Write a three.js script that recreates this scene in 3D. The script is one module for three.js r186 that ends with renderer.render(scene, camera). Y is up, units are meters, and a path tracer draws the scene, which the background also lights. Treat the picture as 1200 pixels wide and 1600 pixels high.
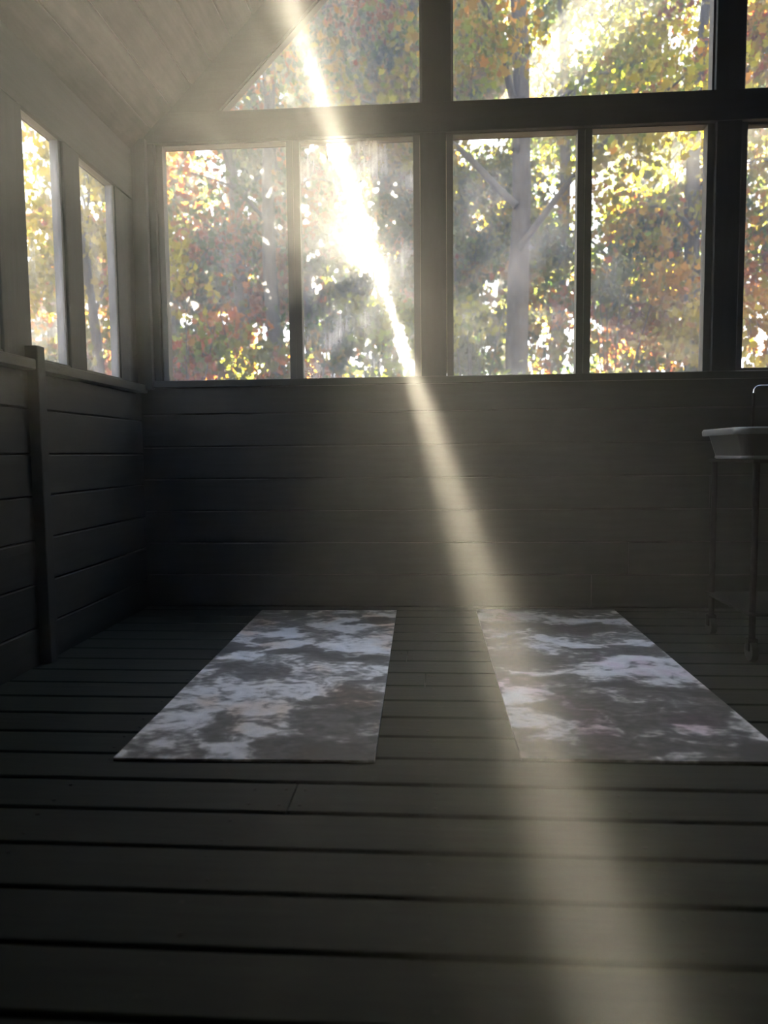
import * as THREE from 'three';
import { mergeGeometries } from 'three/addons/utils/BufferGeometryUtils.js';
import { RoundedBoxGeometry } from 'three/addons/geometries/RoundedBoxGeometry.js';
import { ImprovedNoise } from 'three/addons/math/ImprovedNoise.js';

// ---------------------------------------------------------------- camera, sky, sun, exposure
const scene = new THREE.Scene();
const renderer = new THREE.WebGLRenderer({ antialias: true });
renderer.toneMapping = THREE.LinearToneMapping;
renderer.toneMappingExposure = 1.9;
renderer.shadowMap.enabled = true;

const camera = new THREE.PerspectiveCamera(69.41, 0.75, 0.05, 200);
camera.rotation.order = 'YXZ';
camera.position.set(0, 0.733, 0);
camera.rotation.set(THREE.MathUtils.degToRad(-4.5), THREE.MathUtils.degToRad(4.0), THREE.MathUtils.degToRad(-0.6));
camera.focus = 2.9;
camera.userData.fStop = 2.4;

const SUN = new THREE.Vector3(-0.073, 0.237, -0.969).normalize();          // towards the sun
const SUN_POWER = 300, SKY_POWER = 2.3, HAZE = 0.015;

function makeSky() {
  const W = 1024, H = 512, data = new Float32Array(W * H * 4);
  for (let r = 0; r < H; r++) {
    const up = ((r + 0.5) / H - 0.5) * Math.PI, y = Math.sin(up), c = Math.cos(up), e = Math.max(0, y);
    for (let k = 0; k < W; k++) {
      const a = ((k + 0.5) / W - 0.5) * 2 * Math.PI, x = Math.cos(a) * c, z = Math.sin(a) * c;
      const ang = Math.acos(THREE.MathUtils.clamp(x * SUN.x + y * SUN.y + z * SUN.z, -1, 1)) * 180 / Math.PI;
      const t = Math.pow(e, 0.55), glow = 1.1 * Math.exp(-ang / 9) + 14 * Math.exp(-ang / 1.5), i = (r * W + k) * 4;
      data[i] = (0.84 - 0.46 * t) * SKY_POWER + glow * SKY_POWER;
      data[i + 1] = (0.93 - 0.33 * t) * SKY_POWER + glow * 0.93 * SKY_POWER;
      data[i + 2] = (1.10 - 0.02 * t) * SKY_POWER + glow * 0.78 * SKY_POWER;
      data[i + 3] = 1;
    }
  }
  const t = new THREE.DataTexture(data, W, H, THREE.RGBAFormat, THREE.FloatType);
  t.mapping = THREE.EquirectangularReflectionMapping; t.magFilter = THREE.LinearFilter; t.needsUpdate = true;
  return t;
}
scene.background = makeSky();
scene.environment = scene.background;

const sun = new THREE.DirectionalLight(new THREE.Color().setRGB(1.0, 0.9, 0.71), SUN_POWER);
sun.position.copy(SUN).multiplyScalar(40);
sun.castShadow = true; sun.shadow.radius = 0.14;
sun.shadow.mapSize.set(4096, 4096);
Object.assign(sun.shadow.camera, { left: -16, right: 16, top: 16, bottom: -16, near: 1, far: 80 });
scene.add(sun, sun.target);
scene.fog = new THREE.FogExp2(new THREE.Color().setRGB(1.0, 1.0, 0.95), HAZE);

// ---------------------------------------------------------------- helpers
const mulberry = (s) => () => { s = (s + 0x6d2b79f5) | 0; let t = Math.imul(s ^ (s >>> 15), 1 | s); t = (t + Math.imul(t ^ (t >>> 7), 61 | t)) ^ t; return ((t ^ (t >>> 14)) >>> 0) / 4294967296; };
const perlin = new ImprovedNoise();
const fbm = (x, y, z = 0, n = 4) => { let s = 0, a = 0.5; for (let i = 0; i < n; i++) { s += a * perlin.noise(x, y, z); x = x * 2.03 + 5.1; y = y * 2.03 + 1.7; z += 3.3; a *= 0.5; } return s; };
const smooth = THREE.MathUtils.smoothstep, lerp = THREE.MathUtils.lerp, clamp = THREE.MathUtils.clamp;
const taken = new Map();
function numbered(name) { const n = taken.get(name) ?? 0; taken.set(name, n + 1); return n ? `${name}_${String(n).padStart(3, '0')}` : name; }
function shade(o) { o.castShadow = true; o.receiveShadow = true; return o; }
function part(name, geometry, material, parent, kind) { const m = shade(new THREE.Mesh(geometry, material)); m.name = name; if (kind) m.userData.kind = kind; parent.add(m); return m; }
function structure(name, label, category = 'structure') { const g = new THREE.Group(); g.name = name; g.userData = { kind: 'structure', label, category }; scene.add(g); return g; }
function thing(name, label, category, position = [0, 0, 0], turn = 0, group) {
  const g = new THREE.Group(); g.name = numbered(name); g.position.set(...position); g.rotation.y = turn; g.userData = { label, category }; if (group) g.userData.group = group; scene.add(g); return g;
}
// texture from a function(u, v) -> [r, g, b] in sRGB 0..1 (or linear data)
function texture(w, h, fn, srgb = true) {
  const d = new Uint8Array(w * h * 4);
  for (let j = 0; j < h; j++) for (let i = 0; i < w; i++) { const c = fn((i + 0.5) / w, (j + 0.5) / h), o = (j * w + i) * 4; for (let k = 0; k < 3; k++) d[o + k] = clamp(Math.round(c[k] * 255), 0, 255); d[o + 3] = 255; }
  const t = new THREE.DataTexture(d, w, h); t.magFilter = THREE.LinearFilter; t.minFilter = THREE.LinearFilter; t.wrapS = t.wrapT = THREE.RepeatWrapping; if (srgb) t.colorSpace = THREE.SRGBColorSpace; t.needsUpdate = true; return t;
}
// a box with chamfered long edges: runs along x, section (y, z); uv in metres with an offset of its own
function plank(len, hy, wz, ch = 0.003, off = 0) {
  const y = hy / 2, z = wz / 2, sec = [[-y, -z], [-y, z], [y - ch, z], [y, z - ch], [y, -z + ch], [y - ch, -z]];
  const pos = [], uv = [], idx = [], x0 = -len / 2, x1 = len / 2; let run = 0;
  for (let i = 0; i < 6; i++) {
    const a = sec[i], b = sec[(i + 1) % 6], l = Math.hypot(a[0] - b[0], a[1] - b[1]), n = pos.length / 3;
    pos.push(x0, ...a, x1, ...a, x1, ...b, x0, ...b); uv.push(off, run + off * 0.37, len + off, run + off * 0.37, len + off, run + l + off * 0.37, off, run + l + off * 0.37);
    idx.push(n, n + 1, n + 2, n, n + 2, n + 3); run += l;
  }
  for (const x of [x0, x1]) { const n = pos.length / 3; for (const s of sec) { pos.push(x, ...s); uv.push(s[1] + off, s[0]); } for (let i = 1; i < 5; i++) x > 0 ? idx.push(n, n + i + 1, n + i) : idx.push(n, n + i, n + i + 1); }
  const g = new THREE.BufferGeometry();
  g.setAttribute('position', new THREE.Float32BufferAttribute(pos, 3)); g.setAttribute('uv', new THREE.Float32BufferAttribute(uv, 2)); g.setIndex(idx);
  const f = g.toNonIndexed(); f.computeVertexNormals(); return f;
}
// box between two corners, edges eased, uv in metres along its longest side
function beam(x0, y0, z0, x1, y1, z1, r = 0.004) {
  const sx = x1 - x0, sy = y1 - y0, sz = z1 - z0, g = new RoundedBoxGeometry(sx, sy, sz, 1, Math.min(r, sx / 3, sy / 3, sz / 3));
  g.translate((x0 + x1) / 2, (y0 + y1) / 2, (z0 + z1) / 2);
  const p = g.attributes.position, n = g.attributes.normal, uv = g.attributes.uv, long = sx >= sy && sx >= sz ? 0 : sy >= sz ? 1 : 2;
  for (let i = 0; i < p.count; i++) {
    const c = [p.getX(i), p.getY(i), p.getZ(i)], m = [Math.abs(n.getX(i)), Math.abs(n.getY(i)), Math.abs(n.getZ(i))];
    const across = [0, 1, 2].filter((k) => k !== long).sort((a, b) => m[a] - m[b])[0];
    uv.setXY(i, c[long] + y0 * 0.7 + z0, c[across] + x0 * 0.3);
  }
  return g;
}
function extrudeZ(points, z0, z1, holes = []) {
  const s = new THREE.Shape(points.map((p) => new THREE.Vector2(...p)));
  for (const h of holes) s.holes.push(new THREE.Path(h.map((p) => new THREE.Vector2(...p))));
  const g = new THREE.ExtrudeGeometry(s, { depth: z1 - z0, bevelEnabled: false }); g.translate(0, 0, z0); return g;
}

// ---------------------------------------------------------------- materials
const grainTexture = (seed, base, contrast, tint) => texture(512, 512, (u, v) => {
  const a = u * Math.PI * 2, long = [Math.cos(a) * 0.55 + seed, Math.sin(a) * 0.55 + seed];
  const streak = fbm(long[0] * 1.3, v * 42, long[1] * 1.3, 3), fine = fbm(long[0] * 7, v * 110, long[1] * 7, 2), patch = fbm(long[0] * 2.2 + 9, v * 5, long[1] * 2.2, 4);
  const k = 1 + contrast * (0.75 * streak + 0.35 * fine + 0.8 * patch);
  return [base[0] * k * (1 + tint * patch), base[1] * k, base[2] * k * (1 - tint * patch)];
});
const woodBump = texture(512, 512, (u, v) => { const a = u * Math.PI * 2, s = 0.5 + 0.45 * fbm(Math.cos(a) * 0.7, v * 46, Math.sin(a) * 0.7, 3) + 0.15 * fbm(Math.cos(a) * 8, v * 120, Math.sin(a) * 8, 2); return [s, s, s]; }, false);
const wood = (map, roughness, bump = 0.0012) => new THREE.MeshPhysicalMaterial({ map, roughness, specularIntensity: 0.35, bumpMap: woodBump, bumpScale: bump });
const timberMap = grainTexture(3.1, [0.115, 0.13, 0.14], 0.4, 0.08);
const floorMapA = grainTexture(7.7, [0.104, 0.13, 0.118], 0.42, 0.1), floorMapB = grainTexture(12.3, [0.092, 0.114, 0.106], 0.45, 0.1), floorMapC = grainTexture(21.9, [0.115, 0.138, 0.124], 0.4, 0.1);
const sidingMap = grainTexture(31.4, [0.12, 0.132, 0.135], 0.4, 0.08), ceilingMap = grainTexture(44.2, [0.16, 0.16, 0.158], 0.6, 0.08);
const M = {
  timber: wood(timberMap, 0.62), siding: wood(sidingMap, 0.6), ceiling: wood(ceilingMap, 0.75), sill: wood(sidingMap, 0.42),
  floor: [floorMapA, floorMapB, floorMapC].map((t) => wood(t, 0.6)),
  frame: new THREE.MeshStandardMaterial({ color: new THREE.Color().setRGB(0.04, 0.043, 0.045), roughness: 0.5 }),
  dark: new THREE.MeshStandardMaterial({ color: new THREE.Color().setRGB(0.012, 0.013, 0.013), roughness: 0.9 }),
  shingle: new THREE.MeshStandardMaterial({ color: new THREE.Color().setRGB(0.05, 0.05, 0.052), roughness: 0.95 }),
  nail: new THREE.MeshStandardMaterial({ color: new THREE.Color().setRGB(0.015, 0.014, 0.013), roughness: 0.6, metalness: 0.4 }),
  chrome: new THREE.MeshStandardMaterial({ color: new THREE.Color().setRGB(0.8, 0.8, 0.82), roughness: 0.18, metalness: 1 }),
  steel: new THREE.MeshPhysicalMaterial({ color: new THREE.Color().setRGB(0.006, 0.006, 0.007), roughness: 0.9, specularIntensity: 0.15 }),
  tub: new THREE.MeshPhysicalMaterial({ color: new THREE.Color().setRGB(0.03, 0.033, 0.037), roughness: 0.42, transmission: 0.35, thickness: 0 }),
  rim: new THREE.MeshStandardMaterial({ color: new THREE.Color().setRGB(0.1, 0.11, 0.13), roughness: 0.35 }),
};
// dust on the panes: cloudy patches, runs and fine scratches; the value is how strongly a spot scatters
function dustTexture(seed, amount) {
  return texture(512, 1024, (u, v) => {
    const cloud = fbm(u * 2.6 + seed, v * 4.6 + seed * 1.7, seed, 5), run = fbm(u * 30 + seed, v * 1.6, seed + 4, 3), speck = fbm(u * 80, v * 150, seed + 9, 2);
    const wipe = fbm(u * 5 + v * 3 + seed, v * 9 - u * 4, seed + 2, 3);
    const scratch = smooth(fbm(u * 3 + v * 9 + seed * 3, u * 40 - v * 14, seed + 6, 2), 0.34, 0.42);
    const d = amount * (0.5 + 1.5 * cloud + 0.5 * run * smooth(cloud, -0.2, 0.35) + 0.5 * wipe) + 0.09 * speck + 0.16 * scratch;
    const k = clamp(0.1 + d, 0.05, 0.85);
    return [k, k, k];
  }, false);
}
const paneMaterial = (seed, amount) => new THREE.MeshPhysicalMaterial({ color: new THREE.Color().setRGB(0.97, 0.96, 0.93), transmission: 1, thickness: 0, roughness: 1, roughnessMap: dustTexture(seed, amount), ior: 1.45, specularIntensity: 0.6 });
const paneDust = [paneMaterial(1.3, 0.2), paneMaterial(4.9, 0.5), paneMaterial(8.2, 0.36), paneMaterial(14.6, 0.22)];
const paneClean = new THREE.MeshPhysicalMaterial({ color: new THREE.Color().setRGB(0.98, 0.98, 0.98), transmission: 1, thickness: 0, roughness: 0.06, ior: 1.4, specularIntensity: 0.5 });

// ---------------------------------------------------------------- the porch: floor
const WZ = -3.5, LX = -1.41, RX = 4.03, RIDGE = 1.31, EAVE = 2.155, BACK = 2.4;
{
  const floor = structure('floor', 'dark green-grey painted plank floor of the porch', 'floor');
  part('subfloor', beam(LX - 0.1, -0.2, WZ - 0.1, RX + 0.1, -0.036, BACK + 0.1), M.dark, floor);
  const rnd = mulberry(11), pitch = 0.1405, nails = [];
  let row = 0;
  for (let z = -1.59 - 14 * pitch; z < BACK + 0.1; z += pitch, row++) {
    const z0 = Math.max(z + 0.0035 + rnd() * 0.0015, WZ + 0.004), z1 = Math.min(z + pitch - 0.0035 - rnd() * 0.0015, BACK - 0.002);
    if (z1 - z0 < 0.02) continue;
    const cuts = [LX + 0.004];
    const near = z > -1.62 && z < -1.55;
    let x = near ? -0.31 : LX + 1.2 + rnd() * 3.2;
    if (row % 3 !== 1 || near) { while (x < RX - 0.5) { cuts.push(x); x += 2.4 + rnd() * 1.2; } }
    cuts.push(RX - 0.004);
    for (let i = 0; i + 1 < cuts.length; i++) {
      const a = cuts[i] + 0.0015, b = cuts[i + 1] - 0.0015, m = part('plank', plank(b - a, 0.035, z1 - z0, 0.004, rnd() * 5), M.floor[Math.floor(rnd() * 3)], floor);
      m.position.set((a + b) / 2, -0.0175 - rnd() * 0.0015, (z0 + z1) / 2); m.rotation.x = (rnd() - 0.5) * 0.006;
      for (const e of [a + 0.02, b - 0.02]) if (i || e > a + 0.1) nails.push([e, z0 + 0.03], [e, z1 - 0.03]);
    }
    for (let x = -1.0; x < RX - 0.1; x += 0.4) for (const zz of [z0 + 0.03, z1 - 0.03]) nails.push([x + 0.19 + (rnd() - 0.5) * 0.03, zz + (rnd() - 0.5) * 0.012]);
  }
  const nail = new THREE.InstancedMesh(new THREE.CylinderGeometry(0.0042, 0.0042, 0.002, 8), M.nail, nails.length), q = new THREE.Matrix4();
  nails.forEach(([x, z], i) => nail.setMatrixAt(i, q.makeTranslation(x, -0.0005, z)));
  nail.name = 'nail_heads'; nail.userData.kind = 'stuff'; shade(nail); floor.add(nail);
}

// ---------------------------------------------------------------- back wall with its windows
const lower = [[-1.276, -0.686], [-0.625, -0.095], [0.088, 0.651], [0.716, 1.223]];
const mirror = (x) => 2 * RIDGE - x;
const lowerAll = [...lower, [mirror(1.223), mirror(0.716)]];
const COLLAR = 3.0, SILL = 1.095, HEAD = 2.185, UP0 = 2.325;
const rake = (x) => (x < RIDGE ? x - LX : RX - x) + EAVE, glassRake = (x) => rake(x) - 0.24;
{
  const wall = structure('wall_back', 'dark timber wall of the porch with tall windows and gable glazing', 'wall');
  const rnd = mulberry(23);
  part('sheathing', beam(LX - 0.1, -0.2, WZ - 0.1, RX + 0.1, SILL - 0.05, WZ - 0.022), M.dark, wall);
  for (let y = 0.0; y < SILL - 0.04; y += 0.155) {
    const h = Math.min(0.152, SILL - 0.035 - y), cuts = [LX + 0.002, 0.6 + rnd() * 1.4, RX - 0.002];
    for (let i = 0; i < 2; i++) { const m = part('board', plank(cuts[i + 1] - cuts[i] - 0.003, 0.02, h, 0.004, rnd() * 5), M.siding, wall); m.rotation.x = Math.PI / 2; m.position.set((cuts[i] + cuts[i + 1]) / 2, y + h / 2 + 0.002, WZ - 0.011 + rnd() * 0.001); }
  }
  part('sill', beam(LX, SILL - 0.038, WZ - 0.1, RX, SILL - 0.004, WZ + 0.018), M.sill, wall);
  part('header_beam', beam(LX - 0.1, HEAD + 0.004, WZ - 0.1, RX + 0.1, UP0 - 0.004, WZ + 0.008), M.timber, wall);
  const posts = [[LX - 0.1, -1.308], [-0.063, 0.056], [1.255, 1.365], [mirror(0.684), mirror(0.55)]];
  part('wall_boards', beam(mirror(0.56), SILL - 0.04, WZ - 0.1, RX + 0.1, HEAD + 0.02, WZ - 0.004), M.siding, wall);
  part('wall_boards', extrudeZ([[mirror(0.71), UP0 - 0.01], [RX - 0.2, UP0 - 0.01], [mirror(0.71), rake(mirror(0.71)) - 0.02]], WZ - 0.09, WZ - 0.01), M.siding, wall);
  part('collar_beam', beam(COLLAR - EAVE + LX - 0.1, COLLAR, WZ - 0.09, mirror(COLLAR - EAVE + LX - 0.1), COLLAR + 0.16, WZ - 0.004), M.timber, wall);
  part('gable_boards', extrudeZ([[COLLAR - EAVE + LX, COLLAR + 0.1], [mirror(COLLAR - EAVE + LX), COLLAR + 0.1], [RIDGE, rake(RIDGE) - 0.02]], WZ - 0.08, WZ - 0.012), M.siding, wall);
  for (const [a, b] of posts) part('post', beam(a, SILL - 0.04, WZ - 0.1, b, HEAD + 0.01, WZ), M.timber, wall);
  for (const [a, b] of [[-0.054, 0.081], [1.247, 1.373]]) part('gable_post', beam(a, UP0 - 0.01, WZ - 0.09, b, rake((a + b) / 2) - 0.02, WZ - 0.002), M.timber, wall);
  for (const s of [1, -1]) {
    const X = (x) => (s > 0 ? x : mirror(x)), pts = [[X(LX - 0.1), EAVE - 0.1 + 0.13], [X(RIDGE), rake(RIDGE) + 0.03], [X(RIDGE), rake(RIDGE) - 0.235], [X(-1.0), UP0 + 0.0], [X(LX - 0.1), UP0 - 0.02]];
    part('rake_board', extrudeZ(s > 0 ? pts : pts.slice().reverse(), WZ - 0.085, WZ - 0.006), M.timber, wall);
  }
  // fascia of the porch base outside
  part('base_skirt', beam(LX - 0.1, -0.6, WZ - 0.1, RX + 0.1, -0.19, WZ - 0.04), M.dark, wall);
}
let windowNumber = 0;
function windowUnit(a, b, y0, y1, material, label) {
  const w = structure(`window_${++windowNumber}`, label, 'window'), e = 0.03;
  part('window_frame', extrudeZ([[a - e, y0 - e], [b + e, y0 - e], [b + e, y1 + e], [a - e, y1 + e]], WZ - 0.075, WZ - 0.022, [[[a, y0], [a, y1], [b, y1], [b, y0]]]), M.frame, w);
  const g = new THREE.PlaneGeometry(b - a + 0.01, y1 - y0 + 0.01); g.translate((a + b) / 2, (y0 + y1) / 2, WZ - 0.05);
  part('pane', g, material, w);
  return w;
}
const names = ['dusty tall window next to the left corner of the porch', 'sunlit dusty window left of the centre post, glaring white', 'dusty window right of the centre post, clouded at lower left', 'dusty window left of the dark right-hand post',
  'window at the right edge, beyond the dark right-hand post'];
lowerAll.forEach(([a, b], i) => windowUnit(a, b, i === 4 ? SILL + 0.012 : SILL, i === 4 ? HEAD + 0.004 : HEAD, paneDust[i < 4 ? i : (i * 3) % 4], names[i]));
const gableNames = ['three-cornered gable window at upper left under the sloping rake', 'large gable window at top between centre post and right-hand post', 'gable window at the upper right corner'];
[[-1.0, -0.056], [0.083, 1.245], [mirror(1.245), mirror(0.716)]].forEach(([a, b], i) => {
  const w = structure(`window_${++windowNumber}`, gableNames[i], 'window'), top = (x) => clamp(glassRake(x), UP0 + 0.004, COLLAR);
  const pts = [[a, UP0], [b, UP0], [b, top(b)], ...(top(a) < COLLAR && top(b) === COLLAR ? [[COLLAR - EAVE + 0.24 + LX, COLLAR]] : []), [a, top(a)]].filter((p, k, l) => k === 0 || Math.hypot(p[0] - l[k - 1][0], p[1] - l[k - 1][1]) > 0.01);
  const s = new THREE.ShapeGeometry(new THREE.Shape(pts.map((p) => new THREE.Vector2(...p)))); s.translate(0, 0, WZ - 0.05); part('pane', s, paneClean, w);
  for (let k = 0; k < pts.length; k++) {
    const p = new THREE.Vector2(...pts[k]), q = new THREE.Vector2(...pts[(k + 1) % pts.length]), d = q.clone().sub(p), l = d.length();
    if (l < 0.03) continue;
    const g = new THREE.BoxGeometry(l, 0.014, 0.05); g.rotateZ(Math.atan2(d.y, d.x)); g.translate((p.x + q.x) / 2, (p.y + q.y) / 2, WZ - 0.05); part('window_stop', g, M.frame, w);
  }
});

// ---------------------------------------------------------------- left wall
{
  const wall = structure('wall_left', 'dark timber side wall with sill, horizontal siding and narrow windows', 'wall');
  const rnd = mulberry(37), y0 = 1.09, y1 = 1.935, X = LX;
  part('sheathing', beam(X - 0.1, -0.2, WZ - 0.1, X - 0.022, y0 - 0.045, BACK + 0.1), M.dark, wall);
  const lines = [-0.02, 0.131, 0.286, 0.441, 0.596, 0.744, 0.903, 1.035];
  for (let i = 0; i + 1 < lines.length; i++) {
    const cuts = [WZ, -2.53, -0.4, BACK];
    for (let k = 0; k < 3; k++) { const h = lines[i + 1] - lines[i] - 0.004, g = plank(cuts[k + 1] - cuts[k] - 0.003, 0.02, h, 0.004, rnd() * 5); g.rotateX(Math.PI / 2); g.rotateY(Math.PI / 2); const m = part('board', g, M.siding, wall); m.position.set(X - 0.011 + rnd() * 0.002, (lines[i] + lines[i + 1]) / 2, (cuts[k] + cuts[k + 1]) / 2); }
  }
  part('sill', beam(X - 0.1, y0 - 0.055, WZ, X + 0.035, y0 - 0.018, -2.552), M.sill, wall);
  part('sill', beam(X - 0.1, y0 - 0.055, -2.5, X + 0.035, y0 - 0.018, -1.95), M.sill, wall);
  part('sill_bevel', beam(X - 0.085, y0 - 0.02, WZ, X - 0.01, y0, -1.95), M.sill, wall);
  part('batten', beam(X - 0.05, 0.0, -2.552, X + 0.04, y0 + 0.03, -2.5), M.timber, wall);
  part('wall_plate', beam(X - 0.06, y1, WZ - 0.1, X, EAVE + 0.02, BACK + 0.1), M.timber, wall);
  for (const [a, b, d] of [[-3.5, -3.31, -0.01], [-2.55, -2.38, -0.004], [-2.045, -1.9, -0.004]]) part('post', beam(X - (d === -0.01 ? 0.04 : 0.1), y0 - 0.02, a, X + d, y1 + 0.01, b), M.timber, wall);
  part('corner_trim', beam(X, y0 - 0.04, WZ - 0.01, X + 0.07, EAVE + 0.05, WZ + 0.03), M.timber, wall);
  for (const [a, b] of [[-2.965, -2.835]]) part('mullion', beam(X - 0.035, y0 - 0.01, a, X - 0.004, y1 + 0.005, b), M.timber, wall);
  part('upper_boards', beam(X - 0.1, y0 - 0.06, -1.95, X - 0.005, y1 + 0.02, BACK + 0.1), M.siding, wall);
  const side = ['narrow window in the left wall beside the thick post', 'narrow window in the left wall next to the corner', 'window of the left wall nearest the viewer, beside the thick post'];
  [[-2.82, -2.57], [-3.295, -2.98], [-2.365, -2.06]].forEach(([a, b], i) => {
    const w = structure(`window_${++windowNumber}`, side[i], 'window'), e = 0.018;
    const f = extrudeZ([[a - e, y0 - e], [b + e, y0 - e], [b + e, y1 + e], [a - e, y1 + e]], X - 0.05, X - 0.016, [[[a, y0], [a, y1], [b, y1], [b, y0]]]);
    // profile drawn in (z, y): turn it into the wall's plane
    const p = f.attributes.position; for (let k = 0; k < p.count; k++) p.setXYZ(k, p.getZ(k), p.getY(k), p.getX(k)); const id = f.index; if (id) f.setIndex(Array.from(id.array).reverse()); f.computeVertexNormals();
    part('window_frame', f, M.frame, w);
    const g = new THREE.PlaneGeometry(b - a + 0.01, y1 - y0 + 0.01); g.rotateY(Math.PI / 2); g.translate(X - 0.022, (y0 + y1) / 2, (a + b) / 2); part('pane', g, paneDust[i % 2 ? 0 : 3], w);
  });
}
// ---------------------------------------------------------------- right wall, wall behind the viewer, ceiling and roof
{
  const wall = structure('wall_right', 'plain dark timber side wall beyond the right picture edge', 'wall');
  part('wall_boards', beam(RX, -0.2, WZ - 0.1, RX + 0.1, EAVE + 0.02, BACK + 0.1), M.siding, wall);
  const front = structure('wall_front', 'dark timber gable wall behind the viewer', 'wall');
  part('wall_boards', extrudeZ([[LX - 0.1, -0.2], [RX + 0.1, -0.2], [RX + 0.1, EAVE - 0.06], [RIDGE, rake(RIDGE) + 0.02], [LX - 0.1, EAVE - 0.06]], BACK, BACK + 0.1), M.timber, front);
  const ceiling = structure('ceiling', 'steep plank ceiling following both slopes of the roof', 'ceiling'), rnd = mulberry(51), slope = (RIDGE - LX) * Math.SQRT2, len = BACK - WZ + 0.3;
  for (const s of [1, -1]) {
    let k = 0;
    for (let d = -0.142; d < slope - 0.005; d += 0.139, k++) {
      const wz = Math.min(0.136, slope - d), inside = d > -0.13, a = inside ? 0.02 : 0.02;
      const g = plank(len, a, wz, 0.006, rnd() * 5); g.rotateX(Math.PI); g.rotateY(Math.PI / 2); // runs along z, chamfered face down
      const m = part('plank', g, M.ceiling, ceiling); const t = (d + wz / 2) / Math.SQRT2;
      m.position.set(s > 0 ? LX + t - 0.0085 : RX - t + 0.0085, EAVE + t + 0.0085, (BACK + WZ) / 2); m.rotation.z = s * Math.PI / 4;
    }
  }
  const roof = structure('roof', 'dark shingled gable roof with overhanging eaves', 'roof');
  for (const s of [1, -1]) { const g = new THREE.BoxGeometry(slope + 0.2, 0.06, len + 0.1); const m = part('roof_slab', g, M.shingle, roof); const t = (slope - 0.18) / 2 / Math.SQRT2; m.position.set(s > 0 ? LX + t - 0.037 : RX - t + 0.037, EAVE + t + 0.037, (BACK + WZ) / 2); m.rotation.z = s * Math.PI / 4; }
}

// ---------------------------------------------------------------- yoga mats
function dye(seed, tintA, tintB) {
  return texture(768, 1536, (u, v) => {
    const x = u * 2.4, y = v * 6.4, wx = fbm(x + seed, y * 1.1, seed, 4) * 1.5, wy = fbm(x + 7, y * 1.1 + seed, seed + 5, 4) * 1.5;
    const n = fbm(x * 0.9 + wx + seed, y * 1.35 + wy, seed + 2, 5), m = fbm(x * 1.3 + seed * 2, y * 0.8, seed + 8, 3), edge = fbm(x * 9, y * 14, seed, 4), weave = fbm(u * 180, v * 420, seed, 1);
    let w = smooth(n + edge * 0.16, -0.04, 0.2); w = w * 0.85 + 0.15 * smooth(n, 0.18, 0.4);
    const mid = smooth(n + edge * 0.2, -0.3, 0.06) * 0.16, a = smooth(m, 0.08, 0.36) * 0.75, b = smooth(-m, 0.12, 0.36) * 0.6;
    const k = lerp(0.24 + mid, 1.0, w) * (1 + 0.1 * weave) + edge * 0.06;
    const c = [k, k, k * 1.01];
    for (let i = 0; i < 3; i++) { c[i] *= lerp(1, tintA[i], a * (1 - 0.5 * w)); c[i] *= lerp(1, tintB[i], b * (1 - 0.6 * w)); }
    return c;
  });
}
const weaveBump = texture(256, 256, (u, v) => { const k = 0.5 + 0.25 * Math.sin(u * Math.PI * 64) * Math.sin(v * Math.PI * 64) + 0.2 * fbm(u * 40, v * 40, 2, 2); return [k, k, k]; }, false);
function matGeometry(w, l, h, seed) {
  const nx = 24, nz = 60, pos = [], uv = [], idx = [];
  const lift = (i, j) => { const u = i / nx, v = j / nz, e = Math.max(0, Math.abs(u - 0.5) * 2 - 0.93) / 0.07, f = Math.max(0, Math.abs(v - 0.5) * 2 - 0.975) / 0.025; return 0.0012 * (0.5 + fbm(u * 3 + seed, v * 7, seed, 2)) + 0.0012 * (e + f) * (0.5 + fbm(u * 5, v * 9 + seed, 1, 2)); };
  for (const top of [1, 0]) for (let j = 0; j <= nz; j++) for (let i = 0; i <= nx; i++) { pos.push((i / nx - 0.5) * w, lift(i, j) + (top ? h : 0), (0.5 - j / nz) * l); uv.push(i / nx, j / nz); }
  const at = (t, i, j) => t * (nx + 1) * (nz + 1) + j * (nx + 1) + i;
  for (let j = 0; j < nz; j++) for (let i = 0; i < nx; i++) { const [a, b, c, d] = [at(0, i, j), at(0, i + 1, j), at(0, i + 1, j + 1), at(0, i, j + 1)], [e, f, g, k] = [at(1, i, j), at(1, i + 1, j), at(1, i + 1, j + 1), at(1, i, j + 1)]; idx.push(a, b, c, a, c, d, e, g, f, e, k, g); }
  const rim = (p, q) => { const n = (nx + 1) * (nz + 1); idx.push(p, p + n, q + n, p, q + n, q); };
  for (let i = 0; i < nx; i++) { rim(at(0, i, 0), at(0, i + 1, 0)); rim(at(0, i + 1, nz), at(0, i, nz)); }
  for (let j = 0; j < nz; j++) { rim(at(0, 0, j + 1), at(0, 0, j)); rim(at(0, nx, j), at(0, nx, j + 1)); }
  const g = new THREE.BufferGeometry(); g.setAttribute('position', new THREE.Float32BufferAttribute(pos, 3)); g.setAttribute('uv', new THREE.Float32BufferAttribute(uv, 2)); g.setIndex(idx);
  const f = g.toNonIndexed(); f.computeVertexNormals(); return f;
}
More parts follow.
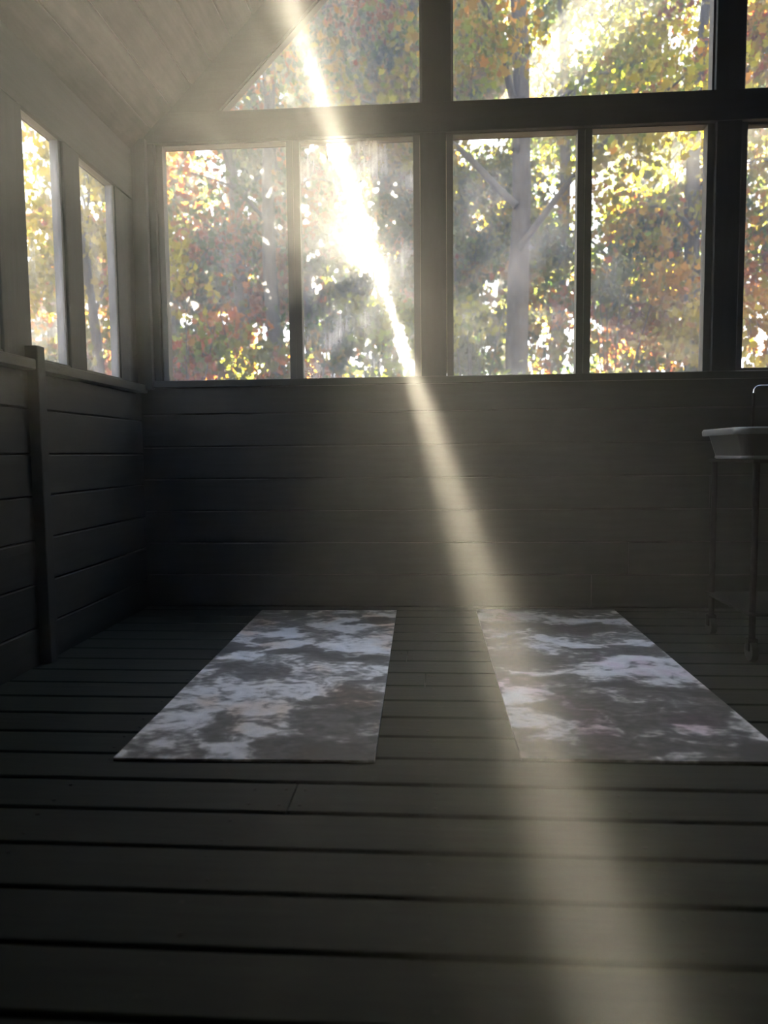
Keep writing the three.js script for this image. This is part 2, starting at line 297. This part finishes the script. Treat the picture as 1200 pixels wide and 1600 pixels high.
for (const [x, z, turn, seed, label, ta, tb] of [[-0.481, -2.535, 0.021, 2.7, 'grey and white tie-dyed yoga mat on the left, under the sunlit window', [1.0, 0.86, 0.74], [0.95, 0.98, 0.97]], [0.509, -2.572, 0.009, 9.4, 'grey and white tie-dyed yoga mat on the right, faintly purple, reaching the picture edge', [1.0, 0.84, 0.92], [0.97, 0.96, 1.0]]]) {
  const map = dye(seed, ta, tb); const b = weaveBump.clone(); b.repeat.set(5, 14); b.needsUpdate = true;
  const m = shade(new THREE.Mesh(matGeometry(0.632, 1.69, 0.006, seed), new THREE.MeshPhysicalMaterial({ map, roughness: 0.6, sheen: 1, sheenRoughness: 0.5, sheenColor: new THREE.Color().setRGB(1, 1, 1), bumpMap: b, bumpScale: 0.0006 })));
  m.name = numbered('yoga_mat'); m.position.set(x, 0.0006, z); m.rotation.y = turn; m.userData = { label, category: 'yoga mat', group: 'yoga mats laid side by side' }; scene.add(m);
}

// ---------------------------------------------------------------- utility cart and tub at the right edge
{
  const tube = (pts, r, closed = false) => new THREE.TubeGeometry(new THREE.CatmullRomCurve3(pts.map((p) => new THREE.Vector3(...p)), closed, 'catmullrom', 0.12), 48, r, 10, closed);
  const X = 1.065, Z = -2.78, c = thing('utility_cart', 'dark utility cart with a chrome push handle at the right edge', 'cart', [X, 0, Z]);
  for (const y of [0.16, 0.688]) part('shelf', beam(0.01, y, -0.23, 0.72, y + 0.012, 0.19, 0.004), M.steel, c);
  for (const x of [0.03, 0.7]) for (const z of [-0.21, 0.17]) { part('upright', new THREE.CylinderGeometry(0.011, 0.011, 0.62, 10).translate(x, 0.38, z), M.steel, c); const w = part('caster', new THREE.CylinderGeometry(0.035, 0.035, 0.022, 18).rotateZ(Math.PI / 2).translate(x, 0.0355, z), M.dark, c); part('caster_fork', beam(x - 0.017, 0.036, z - 0.012, x + 0.017, 0.08, z + 0.012, 0.003), M.steel, w); }
  part('push_handle', tube([[0.173, 0.95, -0.215], [0.175, 0.965, -0.215], [0.18, 0.974, -0.215], [0.196, 0.979, -0.215], [0.35, 0.98, -0.215], [0.53, 0.98, -0.215], [0.553, 0.974, -0.215], [0.558, 0.965, -0.215], [0.56, 0.95, -0.215]], 0.0055), M.chrome, c);
  for (const x of [0.172, 0.56]) part('handle_post', new THREE.CylinderGeometry(0.006, 0.006, 0.264, 10).translate(x, 0.822, -0.215), M.steel, c);
  const t = thing('plastic_tub', 'pale grey translucent plastic tub with a rolled rim, on the dark cart', 'tub', [X - 0.03, 0.7015, Z]);
  const ring = (w, d, r, y, n = 8) => { const o = []; for (const [cx, cz, a0] of [[w / 2 - r, d / 2 - r, 0], [-w / 2 + r, d / 2 - r, 90], [-w / 2 + r, -d / 2 + r, 180], [w / 2 - r, -d / 2 + r, 270]]) for (let i = 0; i <= n; i++) { const a = (a0 + 90 * i / n) * Math.PI / 180; o.push([cx + r * Math.cos(a), y, cz + r * Math.sin(a)]); } return o; };
  const loft = (rings) => { const n = rings[0].length, pos = rings.flat(2), idx = []; for (let k = 0; k + 1 < rings.length; k++) for (let i = 0; i < n; i++) { const a = k * n + i, b = k * n + (i + 1) % n; idx.push(a, a + n, b + n, a, b + n, b); } const g = new THREE.BufferGeometry(); g.setAttribute('position', new THREE.Float32BufferAttribute(pos, 3)); g.setIndex(idx); g.computeVertexNormals(); return g; };
  const W = 0.56, D = 0.36, dx = W / 2;
  const body = loft([ring(0.02, 0.02, 0.005, 0.004), ring(W - 0.075, D - 0.075, 0.03, 0.002), ring(W - 0.06, D - 0.06, 0.035, 0.006), ring(W - 0.01, D - 0.01, 0.045, 0.1), ring(W - 0.014, D - 0.014, 0.045, 0.1), ring(W - 0.066, D - 0.066, 0.033, 0.01), ring(0.02, 0.02, 0.005, 0.008)]); body.translate(dx, 0, 0); part('tub_body', body, M.tub, t);
  const rim = loft([ring(W - 0.012, D - 0.012, 0.045, 0.108), ring(W + 0.02, D + 0.02, 0.055, 0.11), ring(W + 0.03, D + 0.03, 0.058, 0.102), ring(W + 0.026, D + 0.026, 0.056, 0.086), ring(W + 0.014, D + 0.014, 0.052, 0.086), ring(W - 0.006, D - 0.006, 0.045, 0.098), ring(W - 0.012, D - 0.012, 0.045, 0.108)]); rim.translate(dx, 0, 0); part('rolled_rim', rim, M.rim, t);
  const foot = loft([ring(W - 0.064, D - 0.064, 0.033, 0.0), ring(W - 0.052, D - 0.052, 0.036, 0.004), ring(W - 0.056, D - 0.056, 0.035, 0.012), ring(W - 0.066, D - 0.066, 0.033, 0.01), ring(W - 0.064, D - 0.064, 0.033, 0.0)]); foot.translate(dx, 0, 0); part('foot_ring', foot, M.rim, t);
}

// ---------------------------------------------------------------- the wood outside
const GROUND = -0.6;
const groundAt = (x, z) => GROUND + smooth(-z, 6, 16) * 2.6 + 0.25 * fbm(x * 0.2, z * 0.2, 3, 3);
{
  const g = new THREE.PlaneGeometry(36, 22, 60, 40); g.rotateX(-Math.PI / 2); g.translate(0, 0, -6.4); const p = g.attributes.position;
  for (let i = 0; i < p.count; i++) { const x = p.getX(i), z = p.getZ(i), house = smooth(-z, 3.6, 5.2); p.setY(i, lerp(GROUND, groundAt(x, z), house)); }
  g.computeVertexNormals(); const uv = g.attributes.uv; for (let i = 0; i < p.count; i++) uv.setXY(i, p.getX(i) / 3, p.getZ(i) / 3);
  const litter = texture(512, 512, (u, v) => { const a = fbm(u * 30, v * 30, 1, 3), b = fbm(u * 60 + 4, v * 60, 6, 2), k = 0.34 + 0.5 * a + 0.25 * b; return [k * 1.15, k * 0.82, k * 0.45]; });
  const m = part('ground', g, new THREE.MeshStandardMaterial({ map: litter, roughness: 1 }), scene); m.userData = { kind: 'structure', label: 'woodland floor covered with fallen leaves', category: 'ground' };
}
const barkMap = texture(256, 512, (u, v) => { const a = u * Math.PI * 2, n = fbm(Math.cos(a) * 3, v * 9, Math.sin(a) * 3, 4), r = fbm(Math.cos(a) * 8, v * 5, Math.sin(a) * 8, 3), k = 0.19 + 0.14 * n + 0.15 * r; return [k, k * 0.92, k * 0.82]; });
const bark = new THREE.MeshStandardMaterial({ map: barkMap, roughness: 0.95, bumpMap: barkMap, bumpScale: 0.02 });
const leafMaterial = new THREE.MeshPhysicalMaterial({ color: 0xffffff, roughness: 1, transmission: 0.55, thickness: 0, specularIntensity: 0.15, side: THREE.DoubleSide });
const leafGeometry = (() => {
  const out = [[0, -0.5], [0.2, -0.34], [0.48, -0.28], [0.34, -0.06], [0.46, 0.16], [0.2, 0.14], [0, 0.55], [-0.2, 0.14], [-0.46, 0.16], [-0.34, -0.06], [-0.48, -0.28], [-0.2, -0.34]], pos = [0, 0.06, 0.0], idx = [];
  out.forEach(([x, y], i) => { pos.push(x, y, -0.25 * (x * x + y * y)); idx.push(0, 1 + i, 1 + (i + 1) % out.length); });
  const g = new THREE.BufferGeometry(); g.setAttribute('position', new THREE.Float32BufferAttribute(pos, 3)); g.setIndex(idx); g.computeVertexNormals(); return g;
})();
const palettes = {                                                          // leaf colours, linear
  green: [[0.037, 0.062, 0.007], [0.055, 0.077, 0.009], [0.025, 0.047, 0.007]],
  olive: [[0.073, 0.077, 0.009], [0.095, 0.085, 0.007], [0.051, 0.062, 0.007]],
  yellow: [[0.183, 0.146, 0.005], [0.146, 0.131, 0.005], [0.219, 0.169, 0.007]],
  gold: [[0.201, 0.123, 0.005], [0.219, 0.096, 0.005], [0.164, 0.131, 0.005]],
  orange: [[0.201, 0.066, 0.007], [0.183, 0.043, 0.007], [0.183, 0.092, 0.007]],
  lime: [[0.117, 0.139, 0.005], [0.146, 0.146, 0.005], [0.080, 0.115, 0.005]],
};
// openings in the crowns where the sun comes through: a rounded hole with a long slit, and thinner places beside it
const EYE = new THREE.Vector3(0, 0.733, 0), ACROSS = new THREE.Vector3(1, 0, 0).addScaledVector(SUN, -SUN.x).normalize(), UPRIGHT = ACROSS.clone().cross(SUN).negate();
if (UPRIGHT.y < 0) UPRIGHT.negate();
const tilt = Math.atan2(0.315, 1), cosT = Math.cos(tilt), sinT = Math.sin(tilt), rel = new THREE.Vector3(), carve = mulberry(5);
function inSunGap(p, size) {
  rel.copy(p).sub(EYE); const a = rel.dot(ACROSS), b = rel.dot(UPRIGHT), u = a * sinT - b * cosT, v = a * cosT + b * sinT, rough = 0.05 * perlin.noise(a * 9, b * 9, 1.5);
  const pad = size * 0.5;
  if (Math.abs(v - 0.004) < 0.006 + pad * 0.66 && u > -1.1 && u < 0.7) return true;
  if (Math.hypot(a + 0.085, (b - 0.1) * 0.8) < 0.045 + pad * 0.6 + rough) return true;
  const low = smooth(b, -0.6, -0.5) * smooth(-b, 0.12, 0.24) * smooth(a, -0.3, -0.2) * smooth(-a, -0.1, 0.0) * 0.7, tall = smooth(b, -0.15, 0.05) * smooth(-b, -0.85, -0.65), thin = Math.max(low, tall * smooth(a, -0.42, -0.3) * smooth(-a, 0.1, 0.2) * 0.08, tall * smooth(a, 0.3, 0.36) * smooth(-a, -0.6, -0.5) * 0.12);
  return carve() < thin;
}
function nearSun(p) { rel.copy(p).sub(EYE); const a = rel.dot(ACROSS), b = rel.dot(UPRIGHT), v = a * cosT + b * sinT; return (Math.abs(v) < 0.07 && Math.abs(b) < 1.1) || Math.hypot(a + 0.085, b - 0.1) < 0.18; }
function limb(points, r0, r1, seed, radial = 9) {
  const curve = new THREE.CatmullRomCurve3(points), n = Math.max(8, points.length * 6), fr = curve.computeFrenetFrames(n, false), pos = [], uv = [], idx = [], len = curve.getLength();
  for (let i = 0; i <= n; i++) { const t = i / n, c = curve.getPointAt(t); for (let j = 0; j <= radial; j++) { const a = j / radial * Math.PI * 2, r = lerp(r0, r1, t) * (1 + 0.14 * perlin.noise(Math.cos(a) * 1.5 + seed, t * len * 2, Math.sin(a) * 1.5)), d = fr.normals[i].clone().multiplyScalar(Math.cos(a)).addScaledVector(fr.binormals[i], Math.sin(a)); pos.push(c.x + d.x * r, c.y + d.y * r, c.z + d.z * r); uv.push(j / radial, t * len); } }
  for (let i = 0; i < n; i++) for (let j = 0; j < radial; j++) { const a = i * (radial + 1) + j, b = a + radial + 1; idx.push(a, b, b + 1, a, b + 1, a + 1); }
  const g = new THREE.BufferGeometry(); g.setAttribute('position', new THREE.Float32BufferAttribute(pos, 3)); g.setAttribute('uv', new THREE.Float32BufferAttribute(uv, 2)); g.setIndex(idx); g.computeVertexNormals(); return g;
}
const V = (x, y, z) => new THREE.Vector3(x, y, z);
let leafTotal = 0;
function foliage(root, clusters, palette, size, rnd) {
  const o = new THREE.Object3D(), mats = [], cols = [], world = V(0, 0, 0), col = new THREE.Color();
  for (const [cx, cy, cz, r, n] of clusters) {
    const tone = 0.7 + rnd() * 0.6, pick = palette[Math.floor(rnd() * palette.length)];
    for (let i = 0; i < n; i++) {
      const a = rnd() * Math.PI * 2, b = Math.acos(2 * rnd() - 1), d = r * Math.pow(rnd(), 0.45);
      o.position.set(cx + d * Math.sin(b) * Math.cos(a), cy + d * 0.72 * Math.cos(b), cz + d * Math.sin(b) * Math.sin(a));
      const s = size * (0.65 + rnd() * 0.7); world.copy(o.position).add(root.position);
      if (inSunGap(world, s)) continue;
      o.rotation.set((rnd() - 0.5) * 2.4, rnd() * Math.PI * 2, (rnd() - 0.5) * 2.4); o.scale.setScalar(s); o.updateMatrix(); mats.push(o.matrix.clone());
      const c = rnd() < 0.75 ? pick : palette[Math.floor(rnd() * palette.length)], k = tone * (0.75 + rnd() * 0.5); cols.push(col.setRGB(Math.min(0.9, c[0] * k), Math.min(0.9, c[1] * k), c[2] * k).clone());
    }
  }
  const m = new THREE.InstancedMesh(leafGeometry, leafMaterial, mats.length); mats.forEach((x, i) => { m.setMatrixAt(i, x); m.setColorAt(i, cols[i]); });
  m.name = 'foliage'; m.userData.kind = 'stuff'; shade(m); root.add(m); leafTotal += mats.length;
}
// px: where the trunk stands as a direction from the porch (thousandths of its distance to the right of straight ahead), dist: metres out
function tree(seed, side, dist, height, r, lean, kinds, label, opt = {}) {
  const rnd = mulberry(seed * 977 + 13), x = side * dist, z = -dist, y = groundAt(x, z) - 0.1, root = thing('tree', label, 'tree', [x, y, z], 0, 'autumn trees outside the windows');
  const pts = []; for (let i = 0; i <= 5; i++) { const t = i / 5; pts.push(V(lean * height * t + 0.12 * Math.sin(t * 5 + seed) * (i ? 1 : 0), height * 0.92 * t, 0.15 * Math.sin(t * 4 + seed * 2))); }
  part('trunk', limb(pts, r, r * 0.28, seed), bark, root);
  const palette = kinds.flatMap((k) => palettes[k]), clusters = [], from = opt.from ?? 0.25, wide = opt.wide ?? 2.0, n = opt.limbs ?? 9, full = opt.full ?? 1;
  for (let i = 0; i < n; i++) {
    const t = from + (0.93 - from) * (i + rnd() * 0.6) / n, a = i * 2.4 + rnd() * 1.2, reach = wide * (0.6 + 0.5 * rnd()) * (1.05 - 0.6 * Math.max(0, t - 0.5)), b = V(lean * height * t, height * 0.92 * t, 0), e = V(b.x + Math.cos(a) * reach, b.y + reach * (0.35 + rnd() * 0.4), b.z + Math.sin(a) * reach * 0.8), mid = b.clone().lerp(e, 0.5).add(V((rnd() - 0.5) * 0.3, 0.15 + rnd() * 0.2, (rnd() - 0.5) * 0.3));
    if ([0.2, 0.4, 0.5, 0.6, 0.7, 0.8, 0.9, 1].some((q) => nearSun(b.clone().lerp(mid, Math.min(1, q * 2)).lerp(e, Math.max(0, q * 2 - 1)).add(root.position)))) continue;
    part('branch', limb([b, mid, e], r * 0.34 * (1.1 - t * 0.6), r * 0.07, seed + i, 6), bark, root);
    for (const q of [0.45, 0.72, 1.0]) { const c = b.clone().lerp(e, q); clusters.push([c.x + (rnd() - 0.5) * 0.6, c.y + (rnd() - 0.2) * 0.5, c.z + (rnd() - 0.5) * 0.6, 0.55 + rnd() * 0.4, Math.round((150 + rnd() * 130) * full)]); }
    const c2 = b.clone().lerp(e, 0.8); clusters.push([c2.x + (rnd() - 0.5) * 1.6, c2.y - 0.5 + rnd() * 0.3, c2.z + (rnd() - 0.5) * 1.2, 0.45 + rnd() * 0.3, Math.round(110 * full)]);
  }
  clusters.push([pts[5].x, pts[5].y, 0, 0.9, Math.round(220 * full)]);
  foliage(root, clusters, palette, opt.leaf ?? 0.098, rnd);
  return root;
}
function shrub(seed, side, dist, height, wide, kinds, label, full = 1) {
  const rnd = mulberry(seed * 613 + 7), x = side * dist, z = -dist, y = groundAt(x, z) - 0.05, root = thing('shrub', label, 'shrub', [x, y, z], 0, 'undergrowth below the trees'), clusters = [];
  for (let i = 0; i < 6; i++) { const a = i * 1.05 + rnd(), e = V(Math.cos(a) * wide * 0.55 * rnd(), height * (0.7 + 0.3 * rnd()), Math.sin(a) * wide * 0.4 * rnd()); part('stem', limb([V(0, 0, 0), V(e.x * 0.4, e.y * 0.5, e.z * 0.4), e], 0.022, 0.006, seed + i, 5), bark, root); }
  for (let i = 0; i < 12; i++) { const a = rnd() * 6.28, d = wide * Math.sqrt(rnd()); clusters.push([Math.cos(a) * d, height * (0.25 + 0.75 * rnd()), Math.sin(a) * d * 0.7, 0.4 + rnd() * 0.3, Math.round(110 * full)]); }
  foliage(root, clusters, kinds.flatMap((k) => palettes[k]), 0.11, rnd);
}
tree(1, -0.268, 11.8, 9, 0.15, 0.005, ['green', 'orange', 'olive'], 'slim straight tree with green and russet leaves behind the leftmost back window', { wide: 1.6, full: 0.85 });
tree(2, -0.36, 12.5, 8, 0.13, 0.02, ['orange', 'green'], 'russet tree by the left corner, far behind the leftmost back window', { wide: 1.6, from: 0.15, full: 0.8 });
tree(3, -0.2, 10.5, 9, 0.13, -0.02, ['green', 'orange'], 'dark green tree whose branches cross the top of the sunlit window', { wide: 1.9, from: 0.3, full: 0.6 });
tree(4, -0.155, 13.6, 9.5, 0.16, -0.01, ['olive', 'green', 'orange'], 'tall olive and russet tree far behind the sunlit window', { wide: 1.5, from: 0.12, limbs: 11, full: 1.6 });
tree(5, 0.122, 9.5, 10.5, 0.17, -0.035, ['gold', 'lime', 'yellow'], 'thick leaning trunk with golden leaves, behind the window right of the centre post', { wide: 2.2, from: 0.3, limbs: 10 });
tree(6, 0.155, 13, 11, 0.13, 0.01, ['lime', 'yellow', 'olive'], 'upright yellow-green tree just right of the thick leaning trunk', { wide: 2.2, from: 0.2 });
tree(7, 0.262, 12.5, 10, 0.12, 0.0, ['lime', 'yellow'], 'bright lime tree behind the gap between the two right-hand windows', { wide: 2.4, from: 0.15, limbs: 11 });
tree(8, 0.33, 10.5, 9, 0.14, 0.03, ['orange', 'gold', 'lime'], 'leaning dark trunk with orange leaves, behind the window left of the right-hand post', { wide: 1.7, from: 0.3 });
tree(9, 0.46, 10, 8, 0.12, 0.02, ['yellow', 'gold'], 'golden tree at the right picture edge beyond the right-hand post', { wide: 1.6, from: 0.12 });
tree(10, 0.56, 13, 9, 0.13, -0.01, ['yellow', 'olive'], 'yellow tree outside the far right windows', { wide: 2.2, from: 0.2 });
tree(11, -0.52, 13, 10, 0.16, 0.0, ['orange', 'olive'], 'pale trunk with thin russet leaves outside the left side windows', { wide: 1.9, full: 0.25 });
tree(12, -0.47, 9, 5.2, 0.09, 0.0, ['yellow'], 'young yellow tree close outside the left side window next to the corner', { wide: 1.1, from: 0.5, limbs: 6, full: 0.7 });
tree(13, -0.66, 14, 10, 0.15, 0.01, ['green', 'gold'], 'green and gold tree outside the left wall, farthest to the left', { wide: 2.2, full: 0.25 });
tree(14, -0.44, 14.2, 9.0, 0.15, 0.0, ['olive', 'green'], 'tall olive tree in the back row, seen over the left corner of the porch', { wide: 1.8, from: 0.15, full: 0.4 });
tree(15, -0.262, 15.4, 9.8, 0.15, 0.0, ['green', 'olive', 'orange'], 'tall green tree in the back row, between the two left-hand windows', { wide: 1.9, from: 0.12, limbs: 11, full: 0.9 });
tree(16, -0.022, 14.4, 10.2, 0.16, 0.0, ['olive', 'gold'], 'tall olive tree in the back row, straight behind the centre post', { wide: 1.6, from: 0.1, limbs: 18, full: 6, leaf: 0.1 });
tree(17, 0.095, 15.8, 9.8, 0.15, 0.0, ['gold', 'green'], 'tall gold and green tree in the back row, right of the centre post', { wide: 1.9, from: 0.12, limbs: 11, full: 0.9 });
tree(20, -0.125, 15.2, 9.8, 0.16, 0.0, ['olive', 'green'], 'dense olive tree farthest back, behind the sunlit window', { wide: 1.6, from: 0.1, limbs: 18, full: 6, leaf: 0.1 });
tree(18, 0.23, 15.4, 10.5, 0.15, 0.0, ['green', 'lime'], 'tall green tree in the back row, behind the bright lime tree', { wide: 2.2, from: 0.12, limbs: 11, full: 0.9 });
tree(19, 0.38, 14.6, 9.8, 0.15, 0.0, ['olive', 'yellow', 'green'], 'tall olive tree in the back row, behind the dark right-hand post', { wide: 2.4, from: 0.1, limbs: 12 });
[[21, -0.42, 13.6, ['olive', 'orange'], 'seen through the left part of the leftmost back window'], [22, -0.31, 14.4, ['green', 'gold'], 'behind the slim straight tree'], [28, -0.35, 11.5, ['olive', 'orange'], 'low behind the leftmost back window'], [23, -0.205, 12.9, ['olive', 'green'], 'deep behind the sunlit window'], [24, -0.075, 12.6, ['green', 'orange'], 'deep behind the right edge of the sunlit window'], [25, 0.045, 12.6, ['olive', 'green'], 'deep behind the thick leaning trunk'], [26, 0.2, 14, ['lime', 'olive'], 'below the upright yellow-green tree'], [27, 0.31, 12.9, ['orange', 'green'], 'deep behind the leaning dark trunk']].forEach(([s, side, d, kinds, where]) => shrub(s, side, d, 3.4, 2.2, kinds, `tall ${kinds.join(' and ')} thicket ${where}`, 3.2));
[[1, -0.34, 9.5, ['orange', 'olive']], [2, -0.25, 10, ['orange', 'lime']], [3, -0.15, 11, ['olive', 'gold']], [4, -0.05, 10.5, ['olive', 'green']], [5, 0.05, 9.5, ['olive', 'lime']], [6, 0.14, 11, ['olive', 'green']], [7, 0.23, 10, ['orange', 'olive']], [8, 0.33, 11.5, ['gold', 'orange']], [9, 0.43, 9.5, ['yellow', 'gold']], [10, -0.46, 11, ['orange', 'gold']]].forEach(([s, side, d, kinds], i) => {
  const where = ['at the foot of the leftmost back window', 'below the slim straight tree', 'at the left edge of the sunlit window', 'behind the foot of the centre post', 'below the window right of the centre post', 'below the thick leaning trunk', 'between the two right-hand windows', 'below the leaning dark trunk', 'at the right picture edge', 'outside the left side windows'][i];
  shrub(s, side, d, 2.7, 1.3, kinds, `low ${kinds.join(' and ')} shrub ${where}`, 1.1);
});
console.log('leaves', leafTotal);
renderer.render(scene, camera);
